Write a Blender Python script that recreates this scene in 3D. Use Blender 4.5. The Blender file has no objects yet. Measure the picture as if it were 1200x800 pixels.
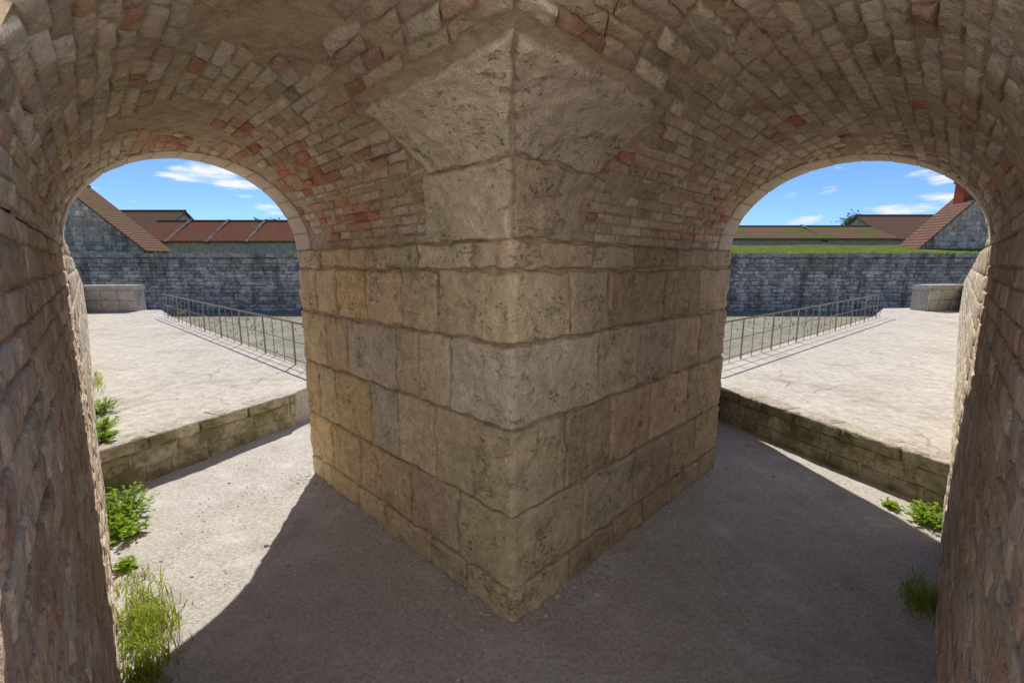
import bpy, math, random
from mathutils import Vector, noise
random.seed(7)
scene=bpy.context.scene
R=random.uniform
def lerp(a,b,t): return a+(b-a)*t
def V(*a): return Vector(a)
# ------------------------------------------------------------ builder
class MB:
    def __init__(s): s.v=[];s.f=[];s.c=[];s.m=[];s.sm=[]
    def vert(s,p,c=(.5,.5,.5)):
        s.v.append(tuple(p)); s.c.append((c[0],c[1],c[2],1)); return len(s.v)-1
    def face(s,idx,m=0,smooth=False):
        s.f.append(tuple(idx)); s.m.append(m); s.sm.append(smooth)
    def poly(s,pts,c=(.5,.5,.5),m=0):
        s.face([s.vert(p,c) for p in pts],m)
    def prism(s,pts,z0,z1,c=(.5,.5,.5),m=0,mtop=None):
        n=len(pts)
        z0s=z0 if isinstance(z0,(list,tuple)) else [z0]*n
        z1s=z1 if isinstance(z1,(list,tuple)) else [z1]*n
        lo=[(p[0],p[1],z) for p,z in zip(pts,z0s)]; hi=[(p[0],p[1],z) for p,z in zip(pts,z1s)]
        s.poly(hi,c,m if mtop is None else mtop); s.poly(lo[::-1],c,m)
        for i in range(n):
            j=(i+1)%n
            s.poly([lo[i],lo[j],hi[j],hi[i]],c,m)
    def tube(s,a,b,r,n=6,c=(.5,.5,.5),m=0,r2=None):
        a=Vector(a);b=Vector(b);d=(b-a).normalized()
        x=d.orthogonal().normalized();y=d.cross(x)
        r2=r if r2 is None else r2
        A=[s.vert(a+(x*math.cos(t)+y*math.sin(t))*r,c) for t in [2*math.pi*i/n for i in range(n)]]
        Bq=[s.vert(b+(x*math.cos(t)+y*math.sin(t))*r2,c) for t in [2*math.pi*i/n for i in range(n)]]
        for i in range(n):
            j=(i+1)%n; s.face([A[i],A[j],Bq[j],Bq[i]],m,True)
        s.face(A[::-1],m); s.face(Bq,m)
    def build(s,name,mats,parent=None):
        me=bpy.data.meshes.new(name); me.from_pydata(s.v,[],s.f)
        ca=me.color_attributes.new('Col','FLOAT_COLOR','POINT')
        flat=[x for c in s.c for x in c]; ca.data.foreach_set('color',flat)
        me.polygons.foreach_set('material_index',s.m)
        me.polygons.foreach_set('use_smooth',s.sm)
        for m in mats: me.materials.append(m)
        me.update()
        o=bpy.data.objects.new(name,me); scene.collection.objects.link(o)
        if parent: o.parent=parent
        return o
def empty(name):
    o=bpy.data.objects.new(name,None); scene.collection.objects.link(o); return o

def block(B,surf,u0,u1,v0,v1,nu=4,nv=3,gap=.006,depth=.012,amp=.006,col=(.4,.3,.2),seed=0,m=0,brk=None,edge=.35,freq=9,eb=.012,jit=.004,skirt=-.015,tilt=0):
    a=u0+gap;b=u1-gap
    us=[a+(b-a)*i/nu for i in range(nu+1)]
    us[1:1]=[a+min(eb,(b-a)/nu*.5)]; us[-1:-1]=[b-min(eb,(b-a)/nu*.5)]
    if brk is not None:
        us=[x for x in us if abs(x-brk)>.012]+[brk-.012,brk,brk+.012]; us.sort()
    c=v0+gap;d=v1-gap
    vs=[c+(d-c)*i/nv for i in range(nv+1)]
    vs[1:1]=[c+min(eb,(d-c)/nv*.5)]; vs[-1:-1]=[d-min(eb,(d-c)/nv*.5)]
    us=[us[0]]+us+[us[-1]]; vs=[vs[0]]+vs+[vs[-1]]
    sv=Vector((seed*3.17%97,seed*1.31%89,seed*.77%83))
    tu=R(-tilt,tilt);tv=R(-tilt,tilt)
    idx=[]
    for i,u in enumerate(us):
        row=[]
        for j,v in enumerate(vs):
            lev=min(i,j,len(us)-1-i,len(vs)-1-j)
            q=Vector((u*7,v*7,0))+sv
            uu=u+jit*noise.noise(q); vv=v+jit*noise.noise(q+Vector((5,9,3)))
            if brk is not None and abs(u-brk)<.0005: uu=u
            p,n=surf(uu,vv)
            if lev==0: h=skirt
            else:
                h=depth*(edge if lev==1 else 1)
                h+=tu*((u-a)/(b-a)-.5)+tv*((v-c)/(d-c)-.5)
                w=p*freq+sv
                nz=noise.noise(w)*.6+noise.noise(w*2.3)*.35+noise.noise(w*5.1)*.22
                h+=amp*nz*(1 if lev>1 else .7)
                if brk is not None and abs(u-brk)<.0005:
                    h-=.006+.016*max(0,noise.noise(p*14+sv)+.1)
            k=1+.12*noise.noise(p*4+sv)
            if lev<=1: k*=.86
            row.append(B.vert(p+n*h,(col[0]*k,col[1]*k,col[2]*k)))
        idx.append(row)
    for i in range(len(us)-1):
        for j in range(len(vs)-1):
            B.face([idx[i][j],idx[i+1][j],idx[i+1][j+1],idx[i][j+1]],m,True)
def jc(c,s=.12,h=.04):
    k=1+R(-s,s); return (c[0]*k*(1+R(-h,h)),c[1]*k,c[2]*k*(1+R(-h,h)))

# ------------------------------------------------------------ materials
def newmat(name,rough=.9):
    m=bpy.data.materials.new(name); m.use_nodes=True
    nt=m.node_tree; nt.nodes.clear()
    o=nt.nodes.new('ShaderNodeOutputMaterial'); b=nt.nodes.new('ShaderNodeBsdfDiffuse') if rough>.8 else nt.nodes.new('ShaderNodeBsdfPrincipled')
    if rough<=.8: b.inputs['Roughness'].default_value=rough
    nt.links.new(b.outputs[0],o.inputs[0])
    return m,nt,b,o
def N(nt,t,**k):
    n=nt.nodes.new(t)
    for a,b in k.items(): setattr(n,a,b)
    return n
def cin(b): return b.inputs['Color'] if 'Color' in b.inputs else b.inputs['Base Color']
def tex_noise(nt,vec,scale,detail=4,rough=.6,dist=0):
    n=N(nt,'ShaderNodeTexNoise'); n.inputs['Scale'].default_value=scale; n.inputs['Detail'].default_value=detail
    n.inputs['Roughness'].default_value=rough; n.inputs['Distortion'].default_value=dist
    nt.links.new(vec,n.inputs['Vector']); return n.outputs['Fac']
def maprange(nt,x,a,b,c,d):
    n=N(nt,'ShaderNodeMapRange'); nt.links.new(x,n.inputs[0])
    for i,v in enumerate((a,b,c,d)): n.inputs[i+1].default_value=v
    return n.outputs[0]
def mixc(nt,f,a,b,mode='MIX'):
    n=N(nt,'ShaderNodeMix',data_type='RGBA',blend_type=mode)
    for s,i in ((f,0),(a,6),(b,7)):
        if isinstance(s,(int,float)): n.inputs[i].default_value=s
        elif isinstance(s,tuple): n.inputs[i].default_value=(*s,1)
        else: nt.links.new(s,n.inputs[i])
    return n.outputs[2]
def math_(nt,op,a,b=0):
    n=N(nt,'ShaderNodeMath',operation=op)
    for s,i in ((a,0),(b,1)):
        if isinstance(s,(int,float)): n.inputs[i].default_value=s
        else: nt.links.new(s,n.inputs[i])
    return n.outputs[0]
def bump(nt,h,strength,dist):
    n=N(nt,'ShaderNodeBump'); n.inputs['Strength'].default_value=strength; n.inputs['Distance'].default_value=dist
    nt.links.new(h,n.inputs['Height']); return n.outputs[0]
def stone(name,base=None,fine=70,bs=1.0,stain=(.26,.20,.13),stain_amt=.5,light=(.75,.67,.53),light_amt=.3,pits=True,moss=None,contrast=.3,mid=14,cracks=None,bd=.02,pit_amt=.45,streak=0,big=4.3):
    m,nt,b,o=newmat(name)
    tc=N(nt,'ShaderNodeTexCoord').outputs['Object']
    if base is None:
        at=N(nt,'ShaderNodeAttribute',attribute_name='Col'); col=at.outputs['Color']
    else:
        rg=N(nt,'ShaderNodeRGB'); rg.outputs[0].default_value=(*base,1); col=rg.outputs[0]
    n1=tex_noise(nt,tc,mid,5,.68); n3=tex_noise(nt,tc,fine,2,.7); n4=tex_noise(nt,tc,big if cracks is None else 1.1,5,.7)
    v1=maprange(nt,n1,.3,.7,1-contrast,1+contrast)
    v3=maprange(nt,n3,.35,.7,.84,1.16)
    sc=N(nt,'ShaderNodeVectorMath',operation='SCALE'); nt.links.new(col,sc.inputs[0]); nt.links.new(math_(nt,'MULTIPLY',v1,v3),sc.inputs['Scale']); col=sc.outputs[0]
    col=mixc(nt,maprange(nt,n4,.55,.72,0,stain_amt),col,stain)
    col=mixc(nt,maprange(nt,n4,.47,.33,0,light_amt),col,light)
    h=math_(nt,'ADD',n1,math_(nt,'MULTIPLY',n3,.35))
    if streak:
        mp=N(nt,'ShaderNodeMapping'); mp.inputs['Scale'].default_value=(1,1,.16); nt.links.new(tc,mp.inputs[0])
        col=mixc(nt,maprange(nt,tex_noise(nt,mp.outputs[0],.9,5,.7),.48,.62,0,streak),col,(.06,.055,.045))
    if moss:
        col=mixc(nt,maprange(nt,tex_noise(nt,tc,3.1,4,.7),.42,.62,0,moss[3]),col,moss[:3])
    if pits:
        mp=N(nt,'ShaderNodeMapping'); mp.inputs['Scale'].default_value=(1,1,1.7); mp.inputs['Rotation'].default_value=(.5,.4,.3); nt.links.new(tc,mp.inputs[0])
        n5=tex_noise(nt,mp.outputs[0],24,3,.6,.5)
        pd=math_(nt,'ADD',n5,math_(nt,'MULTIPLY',math_(nt,'SUBTRACT',n4,.5),-.7))
        pit=maprange(nt,pd,.28,.38,0,1)
        h=math_(nt,'ADD',h,math_(nt,'MULTIPLY',pit,.6))
        col=mixc(nt,maprange(nt,pit,0,1,pit_amt,0),col,(.24,.18,.11))
    if cracks:
        vo=N(nt,'ShaderNodeTexVoronoi',feature='DISTANCE_TO_EDGE'); vo.inputs['Scale'].default_value=cracks
        ad=N(nt,'ShaderNodeVectorMath',operation='ADD'); nt.links.new(tc,ad.inputs[0])
        nn=N(nt,'ShaderNodeTexNoise'); nn.inputs['Scale'].default_value=1.6; nn.inputs['Detail'].default_value=4; nt.links.new(tc,nn.inputs['Vector'])
        s2=N(nt,'ShaderNodeVectorMath',operation='SCALE'); nt.links.new(nn.outputs['Color'],s2.inputs[0]); s2.inputs['Scale'].default_value=.9
        nt.links.new(s2.outputs[0],ad.inputs[1]); nt.links.new(ad.outputs[0],vo.inputs['Vector'])
        ck=maprange(nt,vo.outputs['Distance'],0,.010,0,1)
        gate=maprange(nt,tex_noise(nt,tc,.9,3,.6),.47,.53,0,1)
        ck=math_(nt,'MAXIMUM',ck,gate)
        col=mixc(nt,maprange(nt,ck,0,1,.55,0),col,(.2,.165,.12)); h=math_(nt,'ADD',h,math_(nt,'MULTIPLY',ck,.5))
    nb=bump(nt,h,.75*bs,bd)
    nt.links.new(col,cin(b)); nt.links.new(nb,b.inputs['Normal'])
    return m
M_ashlar=stone('ashlar_limestone',bs=1.1,bd=.024,contrast=.24,stain_amt=.4,light_amt=.4)
M_mortar=stone('lime_mortar',base=(.56,.46,.33),fine=120,stain_amt=.5,light_amt=.2,pits=False)
M_brick=stone('weathered_brick',fine=90,stain_amt=.3,light_amt=.4,contrast=.24,mid=22,pit_amt=.3)
M_cream=stone('cream_cut_stone',fine=110,stain_amt=.15,light_amt=.3,contrast=.12,pits=False,bd=.01)
M_wall=stone('boundary_stone',fine=60,stain_amt=.35,light_amt=.4,contrast=.3)
M_kerb=stone('mossy_kerb_stone',fine=60,stain_amt=.5,stain=(.16,.13,.08),moss=(.13,.135,.045,.75))
M_plat=stone('platform_concrete',base=(.51,.465,.40),fine=45,bs=.9,stain=(.33,.285,.22),stain_amt=.7,light=(.62,.58,.51),light_amt=.5,contrast=.24,mid=9,cracks=.4,pits=False)
M_floor=stone('gravel_path_ground',base=(.56,.52,.47),fine=130,bs=1.2,stain=(.38,.33,.275),stain_amt=.75,light=(.72,.69,.64),light_amt=.7,contrast=.28,mid=36,pits=False,big=2.2)
M_far=stone('moat_wall_stone',fine=9,bs=.6,stain=(.09,.085,.075),stain_amt=.6,light=(.60,.56,.48),light_amt=.6,contrast=.4,mid=2.2,pits=False,bd=.06,streak=.6)
M_moat=stone('moat_ground_soil',base=(.27,.25,.19),fine=8,bs=.6,stain=(.15,.15,.08),stain_amt=.6,light=(.40,.37,.30),light_amt=.6,mid=1.1,pits=False)
M_grassg=stone('terrace_grass',base=(.12,.16,.035),fine=8,stain=(.07,.10,.02),light=(.18,.18,.06),mid=1,pits=False)
M_plaster=stone('pale_plaster',base=(.46,.41,.34),fine=12,stain_amt=.3,mid=2,pits=False)
M_white=stone('bounce_white',base=(.86,.80,.71),fine=12,stain_amt=.0,light_amt=0,contrast=.04,mid=3,pits=False)  # white for the added wall that bounces sunlight inside
def roofmat(name,c1,c2,moss):
    m,nt,b,o=newmat(name)
    tc=N(nt,'ShaderNodeTexCoord').outputs['Object']
    w=N(nt,'ShaderNodeTexWave',wave_type='BANDS',bands_direction='X'); w.inputs['Scale'].default_value=1.2; w.inputs['Distortion'].default_value=.5
    nt.links.new(tc,w.inputs['Vector'])
    n1=tex_noise(nt,tc,3,6,.75); n2=tex_noise(nt,tc,.35,5,.6)
    col=mixc(nt,maprange(nt,n1,.35,.65,0,1),c1,c2)
    col=mixc(nt,maprange(nt,w.outputs['Fac'],0,.5,.6,0),col,(.06,.035,.025))
    col=mixc(nt,maprange(nt,n2,.42,.6,0,moss),col,(.13,.14,.05))
    nt.links.new(col,cin(b))
    nt.links.new(bump(nt,w.outputs['Fac'],.6,.08),b.inputs['Normal'])
    return m
M_roof=roofmat('red_tile_roof',(.29,.11,.075),(.18,.075,.055),.25)
M_roofb=roofmat('brown_tile_roof',(.28,.15,.11),(.18,.11,.08),.3)
M_roofm=roofmat('mossy_tile_roof',(.28,.15,.11),(.21,.12,.085),1.0)
m,nt,b,o=newmat('painted_iron',.5); b.inputs['Base Color'].default_value=(.24,.21,.17,1); M_iron=m
m,nt,b,o=newmat('leaf')
at=N(nt,'ShaderNodeAttribute',attribute_name='Col'); nt.links.new(at.outputs['Color'],cin(b))
tr=N(nt,'ShaderNodeBsdfTranslucent'); nt.links.new(at.outputs['Color'],tr.inputs[0])
mx=N(nt,'ShaderNodeMixShader'); mx.inputs[0].default_value=.55
nt.links.new(b.outputs[0],mx.inputs[1]); nt.links.new(tr.outputs[0],mx.inputs[2]); nt.links.new(mx.outputs[0],o.inputs[0]); M_leaf=m
m,nt,b,o=newmat('bark'); cin(b).default_value=(.12,.09,.06,1); M_bark=m
m,nt,b,o=newmat('red_brick_chimney'); cin(b).default_value=(.42,.10,.05,1); M_chim=m
m,nt,b,o=newmat('pebble'); at=N(nt,'ShaderNodeAttribute',attribute_name='Col'); nt.links.new(at.outputs['Color'],cin(b)); M_peb=m

# ------------------------------------------------------------ plan
IC=V(0,2.75); PL=V(-2.267,4.99); PR=V(2.394,5.17); WL=V(-3.552,3.704); WR=V(3.82,3.743); OC=V(.03,-.25)
ZS=2.53; RISE=.80
SL=V(-.56,.4); SR=V(.64,.4)
dl=(PL-IC); LL=dl.length; dl=dl/LL
dr=(PR-IC); LR=dr.length; dr=dr/LR
nl=V(-dl.y,dl.x);  nl=nl if nl.y<0 else -nl
nr=V(-dr.y,dr.x);  nr=nr if nr.y<0 else -nr
def pier(u,z):
    if abs(u)<1e-6:
        return V(0,2.75,z),V(0,-1.414,0)
    if u<0:
        p=IC+dl*(-u); n=nl
    else: p=IC+dr*u; n=nr
    return V(p.x,p.y,z),V(n.x,n.y,0)
B=MB()
courses=[(0,.26),(.26,.78),(.78,1.36),(1.36,1.9),(1.9,2.35),(2.35,2.535)]
JL=[[.45,.9,1.6,2.1,2.7],[.53,1.15,2.0,2.6],[.79,1.3,1.75,2.45,2.85],[.587,.98,1.305,2.13,2.6],[.71,1.18,1.73,2.3,2.75],[.35,.95,1.4,2.0,2.6]]
JR=[[.6,1.2,1.7,2.3,2.9],[.75,1.5,2.2,2.75],[.52,1.1,1.75,2.5],[.91,1.5,2.1,2.7],[.55,1.0,1.9,2.6],[.8,1.35,2.1,2.75]]
sd=0
tones=[(.75,.63,.45),(.71,.59,.41),(.79,.69,.52),(.65,.53,.37),(.77,.62,.42),(.70,.61,.47),(.61,.50,.36)]
for ci,((z0,z1),jl,jr) in enumerate(zip(courses,JL,JR)):
    js=[-LL]+[-x for x in jl[::-1]]+jr+[LR]
    for a,b_ in zip(js[:-1],js[1:]):
        sd+=1
        near=abs((a+b_)/2)<1.2
        step=.026 if near else .04
        nu=max(4,int((b_-a)/step)); nv=max(3,int((z1-z0)/step))
        c=jc(random.choice(tones),.08)
        if b_<-1.6: c=(c[0]*1.05,c[1]*.99,c[2]*.86)  # far-left stones warmer, glow from the sunlit floor put in their colour
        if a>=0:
            k=lerp(.76,.92,min(1,a/2.2)); c=(c[0]*k,c[1]*k*.98,c[2]*k*.96)  # right face darkened towards the corner, its shade put in the stone colour
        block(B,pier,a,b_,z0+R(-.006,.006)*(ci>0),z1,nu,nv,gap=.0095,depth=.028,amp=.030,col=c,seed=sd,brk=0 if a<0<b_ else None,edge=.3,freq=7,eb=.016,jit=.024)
RB=V(3.2,7.05); BK=V(.3,8.3); LBk=V(-.25,7.3)  # RB is pushed outward, out of view, to shade the right floor
core=[(IC.x,IC.y),(PR.x,PR.y),(RB.x,RB.y),(BK.x,BK.y),(LBk.x,LBk.y),(PL.x,PL.y)]
B.prism(core,-.3,3.42,(.36,.29,.2),1)
# added unseen block on the pier back, there to shade the right-hand floor
B.prism([(2.2,5.6),(RB.x,RB.y),(BK.x+.5,BK.y-.25),(.9,6.4)],3.421,5.9,(.36,.29,.2),1)
B.build('stone_pier',[M_ashlar,M_mortar])

# --- vault patches
def ycut(z): return max(.95,(z-2.4)/.506-.10)
def make_patch(P1a,P1b):
    def P(phi,mm):
        q=(1-math.cos(phi))/2
        p0=IC.lerp(OC,q); p1=P1a.lerp(P1b,q); L=(p1-p0).length
        p=p0+(p1-p0)*(mm/L)
        return V(p.x,p.y,ZS+RISE*math.sin(phi))
    def Lf(phi):
        q=(1-math.cos(phi))/2
        return (P1a.lerp(P1b,q)-IC.lerp(OC,q)).length
    def mcut(phi):
        Y=ycut(ZS+RISE*math.sin(phi))
        q=(1-math.cos(phi))/2
        p0=IC.lerp(OC,q); p1=P1a.lerp(P1b,q)
        if p0.y>=Y: return 0
        return (Y-p0.y)/(p1.y-p0.y)*(p1-p0).length
    def surf(mm,phi):
        p=P(phi,mm); e=.01
        a=P(phi,mm+e)-P(phi,mm-e); c=P(phi+e,mm)-P(phi-e,mm)
        n=a.cross(c).normalized()
        mid=P(math.pi/2,mm); t=V(mid.x,mid.y,ZS)-p
        if n.dot(t)<0: n=-n
        return p,n
    return P,Lf,mcut,surf
pal=[(.70,.59,.44),(.64,.53,.39),(.74,.64,.50),(.64,.50,.38),(.59,.43,.33),(.55,.45,.34),(.77,.68,.55),(.55,.34,.25)]
pw=[6,5,5,2.5,1.0,3,4,.3]
palr=[(.66,.46,.33),(.64,.35,.25),(.62,.28,.19),(.72,.55,.41),(.60,.40,.29)]
B=MB()
for side,(a1,b1) in enumerate(((PL,WL),(PR,WR))):
    P,Lf,mcut,surf=make_patch(a1,b1)
    NP=96; NM=90; rows=[]
    for i in range(NP+1):
        phi=math.pi*i/NP; m0=mcut(phi); L=Lf(phi); rw=[]
        for j in range(NM+1):
            p,n=surf(m0+(L-m0)*j/NM,min(max(phi,.004),math.pi-.004))
            h=.004+.012*noise.noise(p*7)+.009*noise.noise(p*19) if 0<j<NM else 0
            rw.append(B.vert(p+n*h))
        rows.append(rw)
    for i in range(NP):
        for j in range(NM):
            B.face([rows[i][j],rows[i+1][j],rows[i+1][j+1],rows[i][j+1]],1,True)
    for i in range(NP):
        for jj in (0,NM):
            p=B.v[rows[i][jj]];q=B.v[rows[i+1][jj]]
            B.poly([p,q,(q[0],q[1],3.42),(p[0],p[1],3.42)],(.4,.33,.25),1)
    for i in range(NP):
        p=B.v[rows[i][0]];q=B.v[rows[i+1][0]];r_=B.v[rows[i+1][NM]];s_=B.v[rows[i][NM]]
        B.poly([(p[0],p[1],3.42),(q[0],q[1],3.42),(r_[0],r_[1],3.42),(s_[0],s_[1],3.42)],(.4,.33,.25),1)
    sd+=1
    A0,A1=(.84,.80) if side==0 else (.62,.80)
    B0,B1=(.74,1.20) if side==0 else (.74,1.24)
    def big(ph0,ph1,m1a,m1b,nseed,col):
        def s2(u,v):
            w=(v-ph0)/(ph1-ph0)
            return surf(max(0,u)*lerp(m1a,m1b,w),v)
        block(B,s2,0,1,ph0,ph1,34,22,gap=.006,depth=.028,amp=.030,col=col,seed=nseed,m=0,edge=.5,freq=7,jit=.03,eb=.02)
    big(0.01,.56,A0,A1,sd,(.77,.67,.51) if side==0 else (.56,.46,.34))  # both right springers darker, shade of that side put in the colour
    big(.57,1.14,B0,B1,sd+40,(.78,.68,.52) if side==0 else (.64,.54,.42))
    def mstart(phi):
        if phi<.565: return lerp(A0,A1,phi/.56)
        if phi<1.14: return lerp(B0,B1,(phi-.57)/.57)
        return 0
    nrow=36
    phs=[0.01+ (math.pi-.02)*i/nrow for i in range(nrow+1)]
    for r in range(nrow):
        p0,p1=phs[r],phs[r+1]; pm=(p0+p1)/2
        if p0<.57<p1: p0=.572
        L=Lf(pm)-.36
        m=max(mstart(p0),mstart(p1-.001),mcut(pm))
        if p0<1.14<p1: m=max(m,mstart(1.139))
        first=True
        while m<L-.05:
            rubble = (m<1.3 and pm>.6)
            w=R(.15,.28) if not rubble else R(.16,.38)
            if first: w*=R(.5,1); first=False
            e=min(L,m+w)
            if L-e<.07: e=L
            sd+=1
            pp=P(pm,(m+e)/2)
            gone=noise.noise(pp*1.6+V(3,8,side*9))+.35*noise.noise(pp*5)>.42
            if not gone and R(0,1)>.02:
                pr=.8 if (side==0 and L-e<1.2 and pm<2.1) else (.5 if (L-e<1.0 and pm<.9) else .04)
                red=R(0,1)<pr
                c=jc(random.choice(palr) if red else random.choices(pal,pw)[0],.14)
                if rubble: c=(c[0]*.93,c[1]*.9,c[2]*.87)
                block(B,surf,m,e,p0,p1,4,3,gap=.005,depth=R(.010,.018) if not rubble else R(.006,.028),amp=.009 if not rubble else .02,
                      col=c,seed=sd,m=2,edge=.42,freq=14 if not rubble else 9,eb=.007,jit=.010 if not rubble else .018,tilt=.011 if not rubble else .028)
            m=e
    nv=15
    for k in range(nv):
        sd+=1
        p0=.005+(math.pi-.01)*k/nv; p1=.005+(math.pi-.01)*(k+1)/nv
        def s3(u,v,Lf=Lf,surf=surf): return surf(Lf(v)-.36+u,v)
        block(B,s3,0,.37,p0,p1,6,6,gap=.002,depth=.022,amp=.006,col=jc((.72,.62,.48),.05),seed=sd,m=3,edge=.7,freq=8,eb=.01,jit=.006)
B.build('brick_vault',[M_ashlar,M_mortar,M_brick,M_cream])

# --- passage walls and boundary walls
def wall_surf(a,b,nrm):
    d=(b-a).normalized()
    def s(u,z):
        p=a+d*u; return V(p.x,p.y,z),V(nrm.x,nrm.y,0)
    return s,(b-a).length
FL=V(-17.0,18.35); FR=V(18.9,19.4)
for side,(S,W,F) in enumerate(((SL,WL,FL),(SR,WR,FR))):
    d=(W-S).normalized(); n=V(-d.y,d.x)
    if n.dot(V(-1,0) if side else V(1,0))<0: n=-n
    out=-n
    B=MB(); s,L=wall_surf(S,W,n)
    z=0
    while z<ZS-.01:
        h=R(.075,.12); z1=z+h
        if ZS-z1<.06: z1=ZS
        u=-R(0,.2)
        while u<L:
            w=R(.16,.36); e=min(L,u+w)
            if L-e<.08: e=L
            sd+=1
            c=jc(random.choice([(.60,.47,.35),(.56,.43,.31),(.64,.53,.40),(.59,.42,.31),(.51,.40,.29),(.67,.57,.45)]),.12)
            u_=max(u,0)
            block(B,s,u_,e,z,z1,7 if u_<3.2 else 4,4,gap=.005,depth=R(.007,.014),amp=.009,col=c,seed=sd,m=0,edge=.35,freq=11,eb=.007,jit=.010,tilt=.006)
            u=e
        z=z1
    th=.9
    B.prism([tuple(S),tuple(W),tuple(W+out*th),tuple(S+out*.25)],-.3,ZS,(.3,.2,.1),1)
    a2=S+(W-S)*.2
    B.prism([tuple(a2+out*.01),tuple(W+out*.01),tuple(W+out*th),tuple(a2+out*.35)],ZS+.001,3.42,(.3,.2,.1),1)
    B.build('passage_wall',[M_brick,M_mortar])
    B=MB(); d2=(F-W).normalized(); n2=V(-d2.y,d2.x); n2=n2 if n2.dot(n)>0 else -n2
    s,L=wall_surf(W+d2*.003,F,n2)
    def top(u): return lerp(2.66,1.6,u/L)
    z=0
    while z<2.7:
        h=R(.16,.26); z1=z+h; u=0
        while u<L:
            w=R(.25,.6); e=min(L,u+w)
            if L-e<.15:e=L
            t=top((u+e)/2)
            zz=min(z1,t)
            if zz-z>.05:
                sd+=1
                c=jc(random.choice([(.54,.46,.34),(.50,.42,.31),(.58,.50,.38),(.46,.38,.28)]),.1)
                near=u<4
                block(B,s,u,e,z,zz,6 if near else 2,4 if near else 2,gap=.006,depth=.014,amp=.015,col=c,seed=sd,m=0,edge=.1,freq=9,eb=.012,jit=.014)
            u=e
        z=z1
    o2=-n2*.55
    B.prism([tuple(W+d2*.003),tuple(F),tuple(F+o2),tuple(W+o2)],-.3,[2.62,1.56,1.56,2.62],(.3,.2,.1),1)
    B.build('boundary_wall',[M_wall,M_mortar])

# --- ground
B=MB(); S_=900
B.poly([(-S_,-S_,-1.2),(S_,-S_,-1.2),(S_,S_,-1.2),(-S_,S_,-1.2)])
B.build('ground',[M_moat])
B=MB()
B.prism([(-30,-30),(32,-30),(32,20),(14.6,18.9),(13.1,16.45),(4.0,8.7),(0,8.75),(-3.7,8.3),(-12.35,16.4),(-14,19),(-30,19)],-1.25,0,(.4,.34,.28),0)
B.build('causeway',[M_floor])
# added leaning white wall, unseen behind the viewpoint, bouncing sun onto the pier
B=MB()
x0,x1=-9,4
prof=[(-.8,-.1),(-4.7,9.8),(-5.7,9.8),(-5.7,-.1)]
B.poly([(x0,p[0],p[1]) for p in prof]); B.poly([(x1,p[0],p[1]) for p in prof][::-1])
for i in range(4):
    p=prof[i];q=prof[(i+1)%4]
    B.poly([(x0,p[0],p[1]),(x0,q[0],q[1]),(x1,q[0],q[1]),(x1,p[0],p[1])])
B.build('added_bounce_wall',[M_white])
B=MB(); nx=230; ny=240; idx=[]
def gz(x,y): return .022+.014*noise.noise(V(x*1.1,y*1.1,0))+.008*noise.noise(V(x*4,y*4,3))
for j in range(ny+1):
    row=[]
    for i in range(nx+1):
        x=-5+10*i/nx; y=-.75+9.05*j/ny
        h=gz(x,y)+.005*noise.noise(V(x*13,y*13,5))
        row.append(B.vert((x,y,max(.004,h))))
    idx.append(row)
for j in range(ny):
    for i in range(nx):
        B.face([idx[j][i],idx[j][i+1],idx[j+1][i+1],idx[j+1][i]],0,True)
B.build('gravel_path',[M_floor])
t=(1+5**.5)/2
iv=[V(*p).normalized() for p in [(-1,t,0),(1,t,0),(-1,-t,0),(1,-t,0),(0,-1,t),(0,1,t),(0,-1,-t),(0,1,-t),(t,0,-1),(t,0,1),(-t,0,-1),(-t,0,1)]]
ifc=[(0,11,5),(0,5,1),(0,1,7),(0,7,10),(0,10,11),(1,5,9),(5,11,4),(11,10,2),(10,7,6),(7,1,8),(3,9,4),(3,4,2),(3,2,6),(3,6,8),(3,8,9),(4,9,5),(2,4,11),(6,2,10),(8,6,7),(9,8,1)]
B=MB()
def inside_pier(x,y):
    return y>2.75+abs(x)*.985-.03 and y<8.5
for k in range(10500):
    if k<7000: x=R(-3.2,3.4); y=R(.7,6)
    else:
        s_=R(0,3.3); sg=random.choice((-1,1)); off=abs(random.gauss(0,.13))+.02
        x=sg*s_*.707+sg*off*.707; y=2.75+s_*.707-off*.707
    if inside_pier(x,y): continue
    if x<-.906*y-.16 or x>.95*y+.24: continue
    if k<7000 and noise.noise(V(x*1.3,y*1.3,7))<0 and R(0,1)<.8: continue
    r=random.choice([.0025,.003,.004,.004,.005,.006,.009]) * R(.8,1.3)
    if R(0,1)<(.006 if k<7000 else .02): r=R(.012,.024)
    z=gz(x,y)
    sx,sy,sz=R(.8,1.3),R(.8,1.3),R(.4,.7); g=R(.4,.72); c=(g,g*.93,g*.85)
    base=len(B.v)
    for w in iv:
        q=w*r*R(.85,1.15); B.vert((x+q.x*sx,y+q.y*sy,max(.006,z)+r*.2+q.z*sz),c)
    for f in ifc: B.face([base+i for i in f],0,True)
B.build('loose_gravel',[M_peb])

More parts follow.
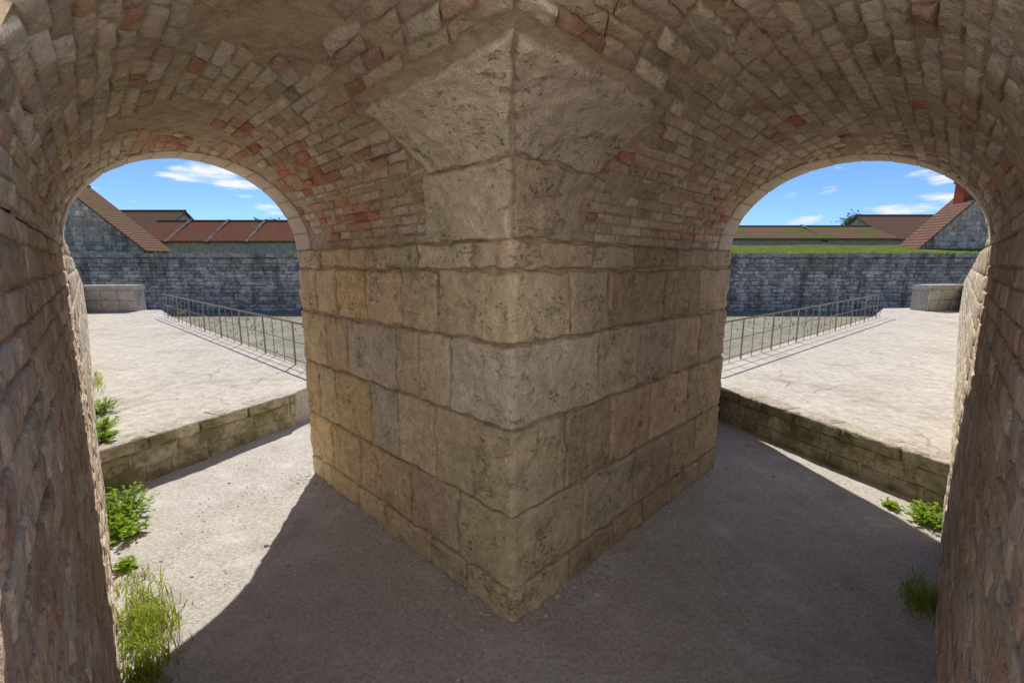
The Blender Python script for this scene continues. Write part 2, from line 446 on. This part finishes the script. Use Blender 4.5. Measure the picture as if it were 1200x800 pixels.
# --- raised platforms
HP=.52
for side in (0,1):
    if side==0:
        A=V(-4.22,4.42); C=V(-3.2,6.56); rail0=V(-2.95,7.42); rail1=V(-12.3,16.25); end=V(-14.2,18.6); back=V(-17.3,18.7)
        pts=[A,C,V(-3.0,7.45),rail1+V(.12,.12),end,back]
    else:
        A=V(4.2,4.08); C=V(3.2,6.80); rail0=V(3.4,8.0); rail1=V(12.95,16.15); end=V(15.6,19.3); back=V(19.2,19.7)
        pts=[A,C,V(3.25,8.0),rail1+V(-.12,.12),end,back]
    B=MB()
    par=empty('raised_platform')
    B.prism([tuple(p) for p in pts],.002,HP,(.5,.45,.38),0)
    B.build('deck',[M_plat],par)
    d=(C-A); L=d.length; d=d/L; n=V(d.y,-d.x)
    if n.y>0: n=-n
    def ks(u,v,A=A,d=d,n=n):
        p=A+d*u; return V(p.x,p.y,v),V(n.x,n.y,0)
    B=MB()
    for (z0,z1,dep) in ((.0,.19,.012),(.19,.385,.016),(.385,.528,.055)):
        u=-.05
        while u<L:
            w=R(.25,.48) if dep<.05 else R(.35,.7); e=min(L,u+w)
            if L-e<.12: e=L
            sd+=1
            c=jc(random.choice([(.50,.43,.30),(.43,.37,.25),(.54,.48,.35)]),.12)
            block(B,ks,u,e,z0,z1,10,5,gap=.006,depth=dep,amp=.024,col=c,seed=sd,m=0,edge=.7,freq=9,eb=.015,jit=.022,skirt=-.02)
            u=e
    u=-.05
    while u<L:
        w=R(.35,.7); e=min(L,u+w)
        if L-e<.12:e=L
        sd+=1
        def kt(u_,v,A=A,d=d,n=n):
            p=A+d*u_-n*v; return V(p.x,p.y,HP-.004),V(0,0,1)
        block(B,kt,u,e,-.055,R(.2,.3),8,5,gap=.003,depth=.012,amp=.012,col=jc((.46,.41,.34),.05),seed=sd,m=1,edge=.3,freq=8,eb=.03,jit=.02,skirt=-.01)
        u=e
    B.build('kerb',[M_kerb,M_wall],par)
    B=MB(); d=(rail1-rail0); L=d.length; d=d/L; H=.80; sp=.5
    npost=int(L/sp)
    for i in range(npost+1):
        p=rail0+d*(L*i/npost)
        thick=.017 if i%3==0 else .008
        B.tube((p.x,p.y,HP-.02),(p.x,p.y,HP+H),thick,6)
    for hz,rr in ((H,.019),(H*.55,.009),(.09,.009)):
        a=rail0;b2=rail1
        B.tube((a.x,a.y,HP+hz),(b2.x,b2.y,HP+hz),rr,6)
    B.build('metal_railing',[M_iron])
    B=MB()
    if side==0: a=V(-16.65,17.75); b2=V(-14.75,18.1)
    else: a=V(16.4,18.2); b2=V(18.35,18.7)
    dd=(b2-a); LB=dd.length; dd/=LB; nn=V(dd.y,-dd.x); nn=nn if nn.y<0 else -nn
    def bs(u,v,a=a,dd=dd,nn=nn):
        p=a+dd*u; return V(p.x,p.y,v),V(nn.x,nn.y,0)
    for z0,z1 in ((HP,HP+.42),(HP+.42,HP+.84)):
        u=0
        while u<LB:
            e=min(LB,u+R(.5,.8)); e=LB if LB-e<.2 else e; sd+=1
            block(B,bs,u,e,z0,z1,5,4,col=jc((.62,.55,.44),.1),seed=sd,depth=.02,amp=.02); u=e
    bb=-nn*.6
    B.prism([tuple(a),tuple(b2),tuple(b2+bb),tuple(a+bb)],HP-.1,HP+.84,(.42,.38,.31),0)
    B.prism([tuple(a+nn*.06-dd*.05),tuple(b2+nn*.06+dd*.05),tuple(b2+bb+dd*.05),tuple(a+bb-dd*.05)],HP+.842,HP+1.02,(.52,.48,.40),0)
    B.build('parapet_block',[M_wall])

# --- moat wall
B=MB()
def mw(u,v): return V(u,34.5,v),V(0,-1,0)
z=-1.2
while z<2.75:
    z1=min(2.8,z+R(.22,.36)); u=-62
    while u<62:
        e=u+R(.35,1.0)
        if 16>abs(u): 
            u=e; continue
        sd+=1
        g=R(.30,.60)
        dk=.8 if z>1.8 else (1.1 if z>0 else .95)
        block(B,mw,u,e,z,z1,1,1,gap=.012,depth=.05,amp=.10,col=(g*dk,g*.90*dk,g*.76*dk),seed=sd,edge=.4,eb=.06,jit=.12,freq=2)
        u=e
    z=z1
B.prism([(-80,34.5),(80,34.5),(80,35.6),(-80,35.6)],-1.4,2.8,(.2,.19,.18),0)
u=-62
while u<62:
    e=u+R(1,1.8); 
    B.prism([(u,34.38),(e-.02,34.38),(e-.02,35.7),(u,35.7)],2.802,3.1+R(-.04,.04),jc((.36,.33,.29),.15),0); u=e
B.build('moat_wall',[M_far])
B=MB()
for i in range(60):
    x0=-90+3*i;x1=x0+3
    def zz(x): return 4.0+.15*noise.noise(V(x*.2,0,0))-(.9 if x<0 else 0)
    B.poly([(x0,35.6,3.0),(x1,35.6,3.0),(x1,43,zz(x1)),(x0,43,zz(x0))])
    B.poly([(x0,43,zz(x0)),(x1,43,zz(x1)),(x1,260,4.0),(x0,260,4.0)])
B.build('terrace_lawn',[M_grassg])

# --- houses
def house(x0,x1,y0,y1,zb,ze,zr,axis,roofm,name='stone_house',wallm=None,fire=(),wc=(.3,.27,.23)):
    par=empty(name)
    wallm=wallm or M_plaster
    B=MB(); B.prism([(x0,y0),(x1,y0),(x1,y1),(x0,y1)],zb,ze,wc,0)
    R_=MB(); ov=.35; xm=(x0+x1)/2; ym=(y0+y1)/2; t=.18
    if axis=='x':
        for xx in (x0,x1): B.poly([(xx,y0,ze),(xx,y1,ze),(xx,ym,zr)],wc,0)
        sl=(zr-ze)/(ym-y0)
        for s,ye in ((-1,y0),(1,y1)):
            e=ye+s*ov; z=ze-sl*ov
            a=[(x0-ov,e,z),(x1+ov,e,z),(x1+ov,ym,zr),(x0-ov,ym,zr)]
            R_.poly([(p[0],p[1],p[2]+t) for p in a]); R_.poly(a)
            R_.poly([a[0],a[1],(a[1][0],a[1][1],a[1][2]+t),(a[0][0],a[0][1],a[0][2]+t)])
            for k in (0,1):
                p,q=(a[0],a[3]) if k==0 else (a[1],a[2])
                R_.poly([p,q,(q[0],q[1],q[2]+t),(p[0],p[1],p[2]+t)])
        R_.tube((x0-ov,ym,zr+t),(x1+ov,ym,zr+t),.14,8)
    else:
        for yy in (y0,y1): B.poly([(x0,yy,ze),(x1,yy,ze),(xm,yy,zr)],wc,0)
        zc=zb
        while zc<zr-.2:
            hh=R(.3,.5); k=max(0,(zc+hh-ze)/(zr-ze)) if zc+hh>ze else 0
            xa=x0+(xm-x0)*k+.05; xb=x1-(x1-xm)*k-.05; u=xa
            while u<xb:
                e=min(xb,u+R(.5,1.2)); g=R(.6,1.25)
                block(B,lambda uu,vv:(V(uu,y0,vv),V(0,-1,0)),u,e,zc,zc+hh,1,1,gap=.02,depth=.05,amp=.08,col=(wc[0]*g,wc[1]*g,wc[2]*g),seed=int(u*31+zc*7)%500,edge=.4,eb=.06,jit=.08,freq=2)
                u=e
            zc+=hh
        sl=(zr-ze)/(xm-x0)
        for s,xe in ((-1,x0),(1,x1)):
            e=xe+s*ov; z=ze-sl*ov
            a=[(e,y0-ov,z),(e,y1+ov,z),(xm,y1+ov,zr),(xm,y0-ov,zr)]
            R_.poly([(p[0],p[1],p[2]+t) for p in a]); R_.poly(a)
            p,q=a[0],a[3]
            R_.poly([p,q,(q[0],q[1],q[2]+t),(p[0],p[1],p[2]+t)])
        R_.tube((xm,y0-ov,zr+t),(xm,y1+ov,zr+t),.14,8)
    B.build('walls',[wallm],par); R_.build('roof',[roofm],par)
    if fire:
        F_=MB()
        for fx in fire:
            F_.poly([(fx-.16,y0-.5,ze-.1),(fx+.16,y0-.5,ze-.1),(fx+.16,ym,zr+.4),(fx-.16,ym,zr+.4)],(.2,.17,.14))
            for sx in (-.16,.16):
                F_.poly([(fx+sx,y0-.5,ze-.4),(fx+sx,ym,zr-.3),(fx+sx,ym,zr+.4),(fx+sx,y0-.5,ze-.1)],(.2,.17,.14))
        F_.build('fire_walls',[M_far],par)
    return par
house(-40,-8,50,58,3,4.7,6.9,'x',M_roof,'tiled_barrack',fire=(-36.5,-32.2,-28))
house(-60,-43.5,58,68,3,5.6,9.0,'x',M_roofb,'tiled_barrack')
house(-44,-31.2,40,42.4,2.5,3.5,8.9,'y',M_roofb,'stone_gable_house',M_far,wc=(.62,.53,.42))
house(8,40.5,50,58,3,4.9,6.3,'x',M_roofm,'tiled_barrack',fire=(33,))
house(43,54,54,64,3,5.1,8.0,'x',M_roofb,'tiled_barrack')
h=house(34.6,45,40,41.8,2.5,3.7,8.7,'y',M_roofb,'stone_gable_house',M_far,wc=(.62,.53,.42))
B=MB(); B.prism([(38.3,40.6),(39.2,40.6),(39.2,41.5),(38.3,41.5)],6.3,9.1); B.prism([(38.2,40.5),(39.3,40.5),(39.3,41.6),(38.2,41.6)],9.1,9.3); B.build('chimney',[M_chim],h)

def tree(x,y,z,H,r,seed):
    random.seed(seed)
    par=empty('leafy_tree')
    B=MB(); B.tube((x,y,z),(x,y,z+H*.5),.22,7,r2=.12)
    tips=[]
    for i in range(9):
        a=R(0,6.28); q=V(x+math.cos(a)*r*R(.3,.8),y+math.sin(a)*r*R(.3,.8),z+H*R(.55,.95))
        B.tube((x,y,z+H*R(.3,.5)),q,.08,5,r2=.02); tips.append(q)
    B.build('trunk',[M_bark],par)
    B=MB()
    for q in tips:
        for k in range(140):
            o_=V(random.gauss(0,1),random.gauss(0,1),random.gauss(0,.8))*r*.28
            p=q+o_; s=R(.10,.2); d1=V(R(-1,1),R(-1,1),R(-1,1)).normalized(); d2=d1.orthogonal()
            g=R(.6,1.3)
            B.poly([p,p+d1*s,p+d1*s+d2*s,p+d2*s],(.09*g,.14*g,.03*g))
    B.build('crown',[M_leaf],par)
tree(44.3,62,3.9,4.6,1.7,3); tree(-34,66,3.9,4.0,1.6,5); tree(49,66,3.9,4.6,2,8)

# --- plants
def blade(B,p,d,h,w,bend,c):
    side=V(-d.y,d.x,0)
    prev=None
    for k in range(5):
        t=k/4; q=p+V(0,0,h*t)*(1-.25*bend*t)+V(d.x,d.y,0)*(h*bend*t*t)
        ww=w*(1-t**1.5)*.5+.0004
        cc=(c[0]*(.7+.5*t),c[1]*(.7+.5*t),c[2]*(.7+.4*t))
        a=B.vert(q-side*ww,cc);b_=B.vert(q+side*ww,cc)
        if prev: B.face([prev[0],prev[1],b_,a],0,True)
        prev=(a,b_)
def grass(name,cx,cy,cz,rx,ry,n,h,ang=0,seed=1,w=(.005,.011),dim=1):
    random.seed(seed); B=MB()
    for i in range(n):
        x=random.gauss(0,.5)*rx;y=random.gauss(0,.5)*ry
        X=cx+x*math.cos(ang)-y*math.sin(ang);Y=cy+x*math.sin(ang)+y*math.cos(ang)
        a=R(0,6.28); g=R(.7,1.4)*dim
        c=(.36*g,.45*g,.06*g) if R(0,1)<.8 else (.48*g,.42*g,.18*g)
        blade(B,V(X,Y,cz),V(math.cos(a),math.sin(a),0),h*R(.4,1.1),R(*w),R(.2,.9),c)
    return B.build(name,[M_leaf])
def weed(name,cx,cy,cz,r,n,seed):
    random.seed(seed); B=MB()
    for s in range(n):
        a=R(0,6.28); rr=r*R(.1,1)**.7; hgt=r*R(.5,1.2)
        tip=V(cx+math.cos(a)*rr,cy+math.sin(a)*rr,cz+hgt*(1.1-rr/r*.5)); root=V(cx+math.cos(a)*rr*.25,cy+math.sin(a)*rr*.25,cz)
        B.tube(root,tip,.0022,4,(.14,.24,.04),r2=.001)
        for k in range(10):
            t=R(.25,1); q=root.lerp(tip,t); b_=R(0,6.28); L=R(.02,.05); d=V(math.cos(b_),math.sin(b_),R(-.2,.6)).normalized(); sdv=V(-d.y,d.x,R(-.3,.3))*L*.34
            g=R(.65,1.5); c=(.32*g,.46*g,.055*g)
            B.poly([q,q+d*L*.45+sdv,q+d*L,q+d*L*.45-sdv],c)
    return B.build(name,[M_leaf])
weed('leafy_weed',-3.70,4.02,.01,.30,130,11)
weed('leafy_weed',-3.42,3.72,.01,.2,60,12)
weed('leafy_weed',-3.05,3.28,.01,.1,20,32)
grass('grass_tuft',-2.42,2.68,.01,.18,.42,800,.15,.74,13)
grass('grass_tuft',-2.85,3.12,.01,.12,.22,160,.08,.74,14)
grass('grass_tuft',-2.12,2.30,.01,.12,.2,260,.13,.74,33)
weed('leafy_weed',-4.62,4.92,HP,.22,60,15)
weed('leafy_weed',-4.35,4.62,HP,.16,36,35)
weed('leafy_weed',-5.2,5.6,HP,.22,50,25)
grass('grass_tuft',-6.6,7.1,HP,.1,.9,200,.10,.74,36)
weed('leafy_weed',3.86,3.92,.01,.20,70,16)
weed('leafy_weed',3.72,4.2,.01,.10,22,37)
grass('grass_tuft',2.92,2.90,.01,.14,.22,320,.16,-.75,18)
grass('grass_tuft',4.03,5.0,.01,.04,.5,120,.09,.35,38)
weed('leafy_weed',-12.2,16.9,HP,.2,20,19)
weed('leafy_weed',38,34.2,1.6,.7,60,29)
grass('wall_top_grass',-30,35.3,3.0,18,.4,260,.35,0,41,(.04,.08),.6)
grass('wall_top_grass',30,35.3,3.0,18,.4,420,.4,0,42,(.04,.08),.7)
grass('moat_grass',-16,26,-1.2,9,8,350,.28,0,43,(.03,.06),.5)
grass('moat_grass',17,26,-1.2,9,8,350,.28,0,44,(.03,.06),.5)

# ------------------------------------------------------------ light
EL=53; AZ=-8.5
w=bpy.data.worlds.new('World'); scene.world=w; w.use_nodes=True; nt=w.node_tree; nt.nodes.clear()
out=N(nt,'ShaderNodeOutputWorld'); bg=N(nt,'ShaderNodeBackground'); sky=N(nt,'ShaderNodeTexSky'); sky.sky_type='NISHITA'
sky.sun_disc=False; sky.sun_elevation=math.radians(EL); sky.sun_rotation=math.radians(AZ); sky.altitude=1500; sky.air_density=1.0; sky.dust_density=.1; sky.ozone_density=3
bg.inputs['Strength'].default_value=.15
tc=N(nt,'ShaderNodeTexCoord').outputs['Generated']
mp=N(nt,'ShaderNodeMapping'); mp.inputs['Scale'].default_value=(3,3,13); mp.inputs['Location'].default_value=(1.3,.4,0); nt.links.new(tc,mp.inputs[0])
cn=tex_noise(nt,mp.outputs[0],2.2,8,.58,.3)
cf=maprange(nt,cn,.55,.66,0,.95)
skc=mixc(nt,1.0,sky.outputs[0],(.54,.70,.97),'MULTIPLY')
col=mixc(nt,cf,skc,(6.5,6.6,6.8))
nt.links.new(col,bg.inputs[0]); nt.links.new(bg.outputs[0],out.inputs[0])
sun=bpy.data.lights.new('sun','SUN'); sun.energy=5; sun.angle=math.radians(.5); sun.color=(1,.95,.865)
so=bpy.data.objects.new('sun',sun); scene.collection.objects.link(so)
e=math.radians(EL); a=math.radians(AZ)
dirv=V(math.sin(a)*math.cos(e),math.cos(a)*math.cos(e),math.sin(e))
so.rotation_euler=dirv.to_track_quat('Z','Y').to_euler()
cd=bpy.data.cameras.new('camera'); cd.sensor_width=36; cd.lens=16.2; cd.clip_end=3000; cd.clip_start=.02
co=bpy.data.objects.new('camera',cd); scene.collection.objects.link(co); scene.camera=co
co.location=(0,0,2.4); co.rotation_euler=(math.radians(90-9.67),0,0)
scene.view_settings.view_transform='Standard'; scene.view_settings.look='None'; scene.view_settings.exposure=0
